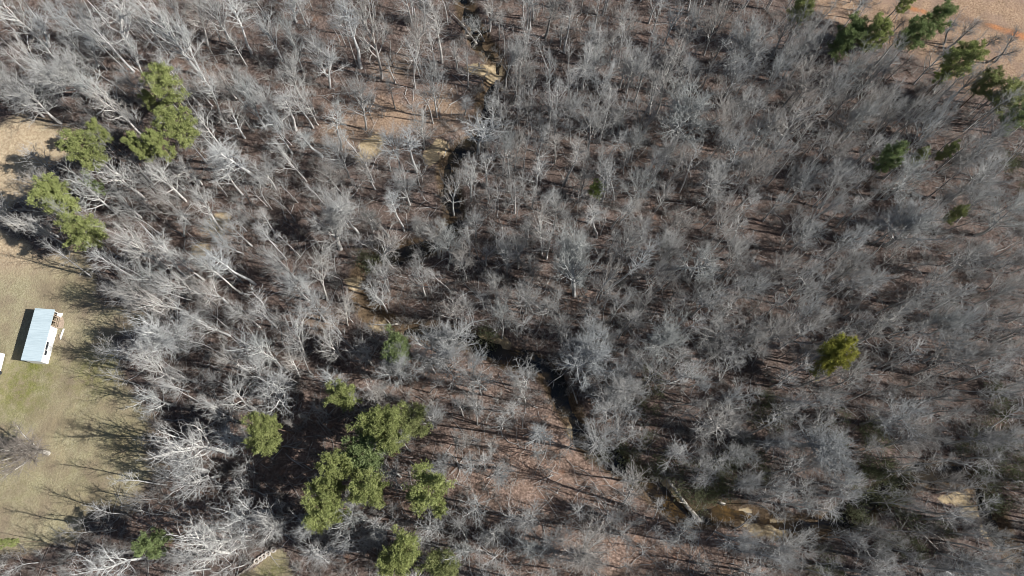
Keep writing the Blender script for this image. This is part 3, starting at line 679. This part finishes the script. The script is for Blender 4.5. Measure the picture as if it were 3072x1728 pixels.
o = scatter('surrounding_wood', med_t, [q for q in rim if t_wood(np.array([q[0]]), np.array([q[1]]))[0]], SB, 33)
tag(o, 'grey leafless wood carrying on past the edges of the view', 'wood', kind='stuff')
# evergreen thicket along the lower creek: clumps of leaf-sized faces
rs = np.random.default_rng(44); cl = []
for (qx, qy, rx, ry, n_) in [(2100,1460,110,60,14),(2250,1400,90,50,8),(1640,1440,0,0,0),(2560,1290,90,60,9),(2650,1440,90,60,12),(2620,1520,120,60,10),(2990,1400,80,50,9),(2985,1490,30,25,5),(2950,1330,100,60,8),(1900,1370,120,80,10),
                            (2750,1620,120,50,8),(2450,1700,80,40,4),(3010,1200,60,60,6),(1100,790,40,25,4),(1430,900,0,0,0),(2280,1240,60,50,5),(1950,1180,70,60,5),(1455,1010,18,12,3),(3040,560,60,80,6),(2380,30,0,0,0)]:
    for _ in range(n_):
        a, q = rs.uniform(0, 6.28), math.sqrt(rs.uniform(0, 1)); c = at(qx+math.cos(a)*q*rx, qy+math.sin(a)*q*ry); z0 = float(gz(*c))
        h = rs.uniform(1.2, 3.0)
        for _b in range(5):
            e = np.array([c[0]+rs.normal(0, .8), c[1]+rs.normal(0, .8), z0+h*rs.uniform(.45, 1)])
            cl.append(rs.normal(size=(42, 3))*np.array([.55, .55, .35])*h/2.2+e)
V, F = needles(np.vstack(cl), 4, .24, rs); V[:, 2] = np.maximum(V[:, 2], -.9)
o = link('evergreen_thicket', np_mesh('evergreen_thicket', V, F, SHRUBLEAF))
tag(o, 'low olive-green evergreen thicket along the lower creek banks', 'shrubs', kind='stuff')

# ------------------------------------------------------------------ fallen wood, snag, stones
LOGM = bark_mat('log_bark', (.16, .14, .12), (.58, .54, .48), 2.2)
def log(name, pts, r0, r1, label, mat=LOGM, stubs=0, cat='log', lift=.25, seed=1):
    q = [at(*p) for p in pts]; o = empty(name, (q[-1][0], q[-1][1], 0)); rr = random.Random(seed); mb = MB(); P3 = []
    for i in range(len(q)-1):
        for k in range(4):
            f = k/4; P3.append(Vector((q[i][0]+(q[i+1][0]-q[i][0])*f+rr.gauss(0, .04), q[i][1]+(q[i+1][1]-q[i][1])*f+rr.gauss(0, .04), 0)))
    P3.append(Vector((*q[-1], 0))); n = len(P3)
    za, zb = float(gz(*q[0])), float(gz(*q[-1])); zm = [max(float(gz(p.x, p.y)), -2) for p in P3]
    for i, p in enumerate(P3): p.z = max(za+(zb-za)*i/(n-1), zm[i])+lift+r0*.4
    mb.tube([p-o.location for p in P3], [r1+(r0-r1)*i/(n-1) for i in range(n)], 10)
    tr = mb.build('log_trunk', mat, o, True); tr.color = (1, 1, 1, 1)
    for s in range(stubs):
        i = rr.randrange(1, n-1); d = (P3[i+1]-P3[i-1]).normalized(); a, bb = rperp(d); th = rr.uniform(-1.6, 1.6)
        dirn = (Vector((0, 0, 1))*abs(math.cos(th))+d.cross(Vector((0, 0, 1)))*math.sin(th)-d*.6).normalized(); L_ = rr.uniform(.8, 2.2)
        m2 = MB(); c = P3[i]-o.location; m2.tube([c, c+dirn*L_*.5+Vector((0, 0, .08)), c+dirn*L_], [r0*.3, r0*.2, r0*.07], 6); m2.build('branch', mat, o, True).color = (1, 1, 1, 1)
    tag(o, label, cat); return o
log('fallen_log', [(2003,1440),(2030,1478),(2065,1520),(2103,1564)], .36, .20, 'long half-shaded log fallen across the creek beside the amber shallows', stubs=4, lift=.5, seed=3)
log('fallen_log', [(1355,44),(1395,85),(1430,125)], .20, .10, 'pale thin log leaning by the upper creek at top centre', stubs=3, seed=4, lift=.4)
log('fallen_log', [(2306,158),(2352,157)], .16, .12, 'short white log lying level in the top right wood', seed=5, lift=.7)
log('forked_branch', [(1110,972),(1150,974),(1193,968)], .17, .07, 'pale forked branch lying on the leaf litter above the dark creekside pine', stubs=3, cat='branch', seed=6)
log('fallen_log', [(1738,889),(1760,890)], .13, .10, 'short pale log at the foot of two trunks in the wood centre', seed=7)
log('fallen_log', [(1712,1157),(1732,1212)], .12, .08, 'thin pale log slanting over the creek bend at lower centre', seed=8, lift=.4)
log('fallen_log', [(2160,1508),(2178,1512)], .22, .20, 'short stubby pale log beside the amber shallows at lower right', seed=9)
for k, (a, bb, lb) in enumerate([((2676,1522),(2735,1560), 'upper left one of the pale fallen stems at lower right'),((2740,1565),(2830,1598), 'uppermost long stem of the fallen tree at lower right'),
        ((2735,1572),(2815,1620), 'middle long stem of the fallen tree at lower right'),((2728,1575),(2800,1650), 'lowest long stem of the fallen tree at lower right')]):
    log('dead_log', [bb, a], .12, .05, 'pale dead '+lb, stubs=5, cat='log', seed=20+k, lift=.8+.2*k)['group'] = 'stems of the fallen tree'
# broken snag at the left edge
bx, by = at(55, 697); tx_, ty_ = at(20, 668, 4.5); o = empty('broken_snag', (bx, by, float(gz(bx, by))))
mb = MB(); tp = Vector((tx_-bx, ty_-by, 4.6)); mb.tube([Vector((0, 0, -.3)), tp*.35+Vector((.03, 0, 0)), tp*.7, tp], [.34, .30, .27, .22], 10); mb.build('trunk', LOGM, o, True).color = (1.25, 1.22, 1.15, 1)
for (dx, dy, dz, L_) in [(-.2, .9, .7, 1.9), (-.9, -.5, .3, 1.5), (.6, .5, .6, 1.2), (-.8, .3, .8, 1.0)]:
    m2 = MB(); d = Vector((dx, dy, dz)).normalized(); st = tp*.93; m2.tube([st, st+d*L_*.5+Vector((0, 0, .15)), st+d*L_+Vector((.3, -.1, .1))], [.09, .06, .03], 7); m2.build('limb', LOGM, o, True).color = (1.2, 1.17, 1.1, 1)
tag(o, 'broken white tree snag with bent stubs at the left edge above the clearing', 'dead tree')

# ------------------------------------------------------------------ shed and caravan in the clearing
ROOFM, t, b = M('blue_white_metal', .45)
mp = N(t, 'ShaderNodeMapping'); mp.inputs['Scale'].default_value = (.35, 7, 1); t.links.new(objcoord(t), mp.inputs[0])
c = ramp(t, noise(t, 1.0, 5, .7, mp.outputs[0]), [(.3, (.34, .42, .46)), (.6, (.47, .56, .60))])
c = mixc(t, ramp(t, noise(t, .9, 6, .75, objcoord(t)), [(.60, (0,)*3), (.74, (.45,)*3)]), c, (.30, .30, .29))
t.links.new(c, b.inputs['Base Color'])
WALLM = plain('white_siding', (.80, .80, .78), .6, .05, 1.5)
DARKM = plain('dark_glass', (.03, .035, .045), .15, .2, 2)
WOODM = plain('weathered_board', (.42, .33, .25), .9, .3, 4)
TL, TR, BL, BR_ = [Vector((*at(px, py, z), z)) for px, py, z in ((104, 923, 2.75), (163, 929, 2.45), (61, 1079, 2.75), (121, 1085, 2.45))]
cen = (TL+TR+BL+BR_)/4; yv = ((TL+TR)-(BL+BR_)); yv.z = 0; LN = yv.length/2; yv.normalize(); ang = math.atan2(yv.y, yv.x)-math.pi/2
WD = (((TR+BR_)-(TL+BL))/2).xy.length
print('shed', LN, WD, cen)
z0 = float(gz(cen.x, cen.y)); shed = empty('long_shed', (cen.x, cen.y, z0), ang)
tag(shed, 'long white shed with a pale blue metal roof in the grass clearing', 'shed')
hw, hl = WD/2, LN/2; zl, zr = 2.72, 2.42
mb = MB(); ns = 46                                # corrugated roof sheet, ribs across
for k in range(ns):
    y0 = -hl+LN*k/ns; y1 = y0+LN/ns; e = .045 if k % 2 else 0
    lo = [(-hw, y0, zl), (hw, y0, zr), (hw, y1, zr), (-hw, y1, zl)]
    mb.hexa([(x, y, z) for x, y, z in lo], [(x, y, z+.05+e) for x, y, z in lo])
mb.build('roof', ROOFM, shed)
mb = MB(); tw = .08; xl, xr = -hw+.12, hw-.42; yb, yt = -hl+.12, hl-.12
mb.box((xl, 0, zl/2-.05), (tw, yt-yb, zl-.14)); mb.build('wall', WALLM, shed)
for yy in (yb, yt):
    mb = MB(); mb.box(((xl+xr)/2, yy, zr/2-.06), (xr-xl-tw, tw, zr-.14)); mb.build('wall', WALLM, shed)
pv = hl-2.7                                       # the open porch bay starts here
mb = MB(); mb.box((xr, (yb+pv)/2, zr/2-.04), (tw, pv-yb, zr-.1))
for k in range(int((pv-yb)/.42)): mb.box((xr+.045, yb+.2+k*.42, zr/2-.04), (.02, .04, zr-.2))
mb.build('wall', WALLM, shed)
mb = MB(); mb.box((hw+.1, yt-.35, zr*.45), (.9, .55, .08)); mb.box((xr+.2, yt-.35, zr*.25), (.06, .55, zr*.45)); mb.build('end_panel', WALLM, shed)
for yy in (pv+.1, pv+.95, pv+1.8, yt-.5):
    mb = MB(); mb.box((xr+.1, yy, zr/2-.05), (.1, .1, zr-.12)); mb.build('post', WOODM, shed)
mb = MB()
for z in (.5, .95): mb.box((xr+.1, (pv+yt)/2-.2, z), (.05, yt-pv-.7, .09))
mb.build('railing', WOODM, shed)
mb = MB(); mb.box((xr+.55, (pv+yt)/2, .12), (.95, yt-pv-.2, .12)); mb.build('porch_floor', WOODM, shed)
for (ya, h0, h1, wd) in ((-hl*.36, 1.25, 1.9, 1.3), (-hl*.62, 1.1, 1.8, .8)):
    mb = MB(); mb.box((xr+.075, ya, (h0+h1)/2), (.05, wd, h1-h0)); f_ = mb.build('window', DARKM, shed)
    m2 = MB(); m2.box((xr+.105, ya, h0), (.05, wd+.16, .08)); m2.box((xr+.105, ya, h1), (.05, wd+.16, .08)); m2.box((xr+.105, ya-wd/2-.04, (h0+h1)/2), (.05, .08, h1-h0-.08)); m2.box((xr+.105, ya+wd/2+.04, (h0+h1)/2), (.05, .08, h1-h0-.08)); m2.build('window_frame', WALLM, f_)
mb = MB(); mb.box((xr+.075, pv-1.0, 1.0), (.05, .85, 1.95)); dr = mb.build('door', plain('pale_door', (.7, .7, .68)), shed); m2 = MB(); m2.box((xr+.12, pv-.7, 1.0), (.06, .06, .12)); m2.build('handle', DARKM, dr)
cv = lambda dx, dy, z=0: Vector((cen.x, cen.y, 0))+Matrix.Rotation(ang, 3, 'Z')@Vector((dx, dy, z))
for k, (dx, dy, L_, rz, nm) in enumerate([(hw+.75, hl-3.6, 1.9, 1.5, 'white board lying on the grass beside the long shed'), (hw+.55, .4, .8, 1.9, 'short tan board on the grass halfway along the long shed')]):
    p = cv(dx, dy); o = empty('loose_board', (p.x, p.y, float(gz(p.x, p.y))+.03), ang+rz); mb = MB(); mb.box((0, 0, .05), (L_, .2, .05)); mb.box((.1, .12, .09), (L_*.7, .12, .04)); mb.build('board', WALLM if 'white' in nm else WOODM, o)
    tag(o, nm, 'board', 'boards lying beside the shed')
# the second white building, mostly outside the left edge
C0 = Vector((*at(-14, 1052, 2.5), 0)); C1 = Vector((*at(-55, 1210, 2.5), 0)); d = (C1-C0).normalized(); a2 = math.atan2(d.y, d.x)
mid = C0+d*4.2+Vector((d.y, -d.x, 0))*1.35; cvn = empty('white_caravan', (mid.x, mid.y, float(gz(mid.x, mid.y))), a2)
mb = MB(); mb.hexa([(-4.2, -1.3, .35), (4.2, -1.3, .35), (4.2, 1.3, .35), (-4.2, 1.3, .35)], [(-4.1, -1.25, 2.35), (4.1, -1.25, 2.35), (4.1, 1.25, 2.35), (-4.1, 1.25, 2.35)]); mb.build('body', WALLM, cvn)
mb = MB(); mb.hexa([(-4.25, -1.36, 2.353), (4.25, -1.36, 2.353), (4.25, 1.36, 2.353), (-4.25, 1.36, 2.353)], [(-4.0, -1.1, 2.52), (4.0, -1.1, 2.52), (4.0, 1.1, 2.52), (-4.0, 1.1, 2.52)]); mb.build('roof', plain('white_roof', (.82, .82, .80)), cvn)
for x in (-1.0, 1.2):
    for sy in (-1.2, 1.2):
        mb = MB(); mb.tube([(x, sy-.1, .33), (x, sy+.1, .33)], [.33, .33], 14); mb.build('wheel', DARKM, cvn)
mb = MB(); mb.box((-2, 1.31, 1.5), (1.3, .04, .6)); mb.build('window', DARKM, cvn)
tag(cvn, 'white caravan or shed cut off by the left edge of the photo', 'caravan')

# ------------------------------------------------------------------ lawn border with pale rings
STONE = plain('pale_border', (.46, .39, .32), .85, .18, 6, .02); RINGM = plain('pale_ring', (.52, .48, .43), .8, .12, 5)
pa, pb = Vector((*at(695, 1742), 0)), Vector((*at(828, 1645), 0)); dv = pb-pa; L_ = dv.length; rr = random.Random(8)
o = empty('lawn_border', (pa.x, pa.y, float(gz(pa.x, pa.y)))); mb = MB(); n = int(L_/.42)
for k in range(n):
    p = dv*((k+.5)/n); z = float(gz(pa.x+p.x, pa.y+p.y))-o.location.z
    mb.box((p.x+rr.gauss(0, .03), p.y+rr.gauss(0, .03), z+.08), (.38, .24+rr.uniform(-.03, .05), .26+rr.uniform(0, .08)), math.atan2(dv.y, dv.x)+rr.gauss(0, .06), rr.gauss(0, .05))
mb.build('edging_stones', STONE, o); tag(o, 'pale tan stone edging running diagonally along the small lawn at the bottom', 'border')
for k, (px, py, nm) in enumerate([(821, 1649, 'topmost'), (804, 1660, 'second from the top'), (792, 1669, 'middle one'), (782, 1676, 'second from the bottom'), (771, 1684, 'lowest')]):
    c = at(px, py); z = float(gz(*c)); o = empty('planter_ring', (c[0], c[1], z)); mb = MB(); prof = [(.26, .02), (.42, .02), (.45, .14), (.42, .34), (.28, .34), (.25, .2)]; kk = 20; vs = []; fs = []
    for j in range(kk):
        a = 2*math.pi*j/kk; vs += [(math.cos(a)*r_, math.sin(a)*r_, z_) for r_, z_ in prof]
    m_ = len(prof)
    for j in range(kk):
        for q in range(m_): fs.append((j*m_+q, ((j+1) % kk)*m_+q, ((j+1) % kk)*m_+(q+1) % m_, j*m_+(q+1) % m_))
    mb.add(vs, fs); mb.build('ring', RINGM, o); m2 = MB(); m2.tube([(0, 0, .0), (0, 0, .08)], [.25, .25], 16); m2.build('soil', plain('dark_soil', (.05, .035, .025)), o)
    tag(o, f'pale hollow ring along the lawn border, {nm} of the five', 'planter', 'pale rings along the lawn border')

# ------------------------------------------------------------------ white tub and litter at the lower right edge
c = at(2832, 1727); z = float(gz(*c)); o = empty('white_tub', (c[0], c[1], z), .6); kk = 24; vs = []; fs = []
prof = [(.0, .05), (.42, .05), (.55, .55), (.60, .62), (.63, .60), (.60, .50), (.47, .0), (.0, .0)]
WT = plain('white_plastic', (.85, .85, .83), .4, .04)
for j in range(kk):
    a = 2*math.pi*j/kk; vs += [(math.cos(a)*r_, math.sin(a)*r_, z_) for r_, z_ in prof[1:-1]]
m_ = len(prof)-2
for j in range(kk):
    for q in range(m_-1): fs.append((j*m_+q, ((j+1) % kk)*m_+q, ((j+1) % kk)*m_+q+1, j*m_+q+1))
fs.append(tuple(j*m_ for j in range(kk))); fs.append(tuple(j*m_+m_-1 for j in range(kk))[::-1])
mb = MB(); mb.add([tuple(Matrix.Rotation(R(38), 3, 'Y')@Vector(v)+Vector((0, 0, .42))) for v in vs], fs); mb.build('tub_shell', WT, o, True)
mb = MB(); mb.tube([tuple(Matrix.Rotation(R(38), 3, 'Y')@Vector((math.cos(a)*.64, math.sin(a)*.64, .6))+Vector((0, 0, .42))) for a in [i*2*math.pi/24 for i in range(25)]], [.035]*25, 6, False); mb.build('rim', WT, o, True)
tag(o, 'white plastic tub tipped on its side at the bottom right edge', 'tub')
for k, (px, py, s, nm) in enumerate([(2870, 1708, .42, 'white rag beside its own dark shadow right of the tipped tub'), (2860, 1727, .40, 'white rag cut by the bottom edge just right of the tub')]):
    c = at(px, py); o = empty('crumpled_rag', (c[0], c[1], float(gz(*c)))); n = 9; vs = [(math.cos(i*.7)*0+(i-4)*s/6+rr.gauss(0, .03), (j-4)*s/6+rr.gauss(0, .03), abs(rr.gauss(.12, .09))*(1 if 0 < i < 8 and 0 < j < 8 else .1)) for i in range(n) for j in range(n)]
    mb = MB(); mb.add(vs, [(i*n+j, (i+1)*n+j, (i+1)*n+j+1, i*n+j+1) for i in range(n-1) for j in range(n-1)]); ob = mb.build('cloth', WT, o, True)
    sm = ob.modifiers.new('thick', 'SOLIDIFY'); sm.thickness = .02
    tag(o, nm, 'rag')
print('bare', len(bare), 'pines', len(pines), 'fill tries', tries)
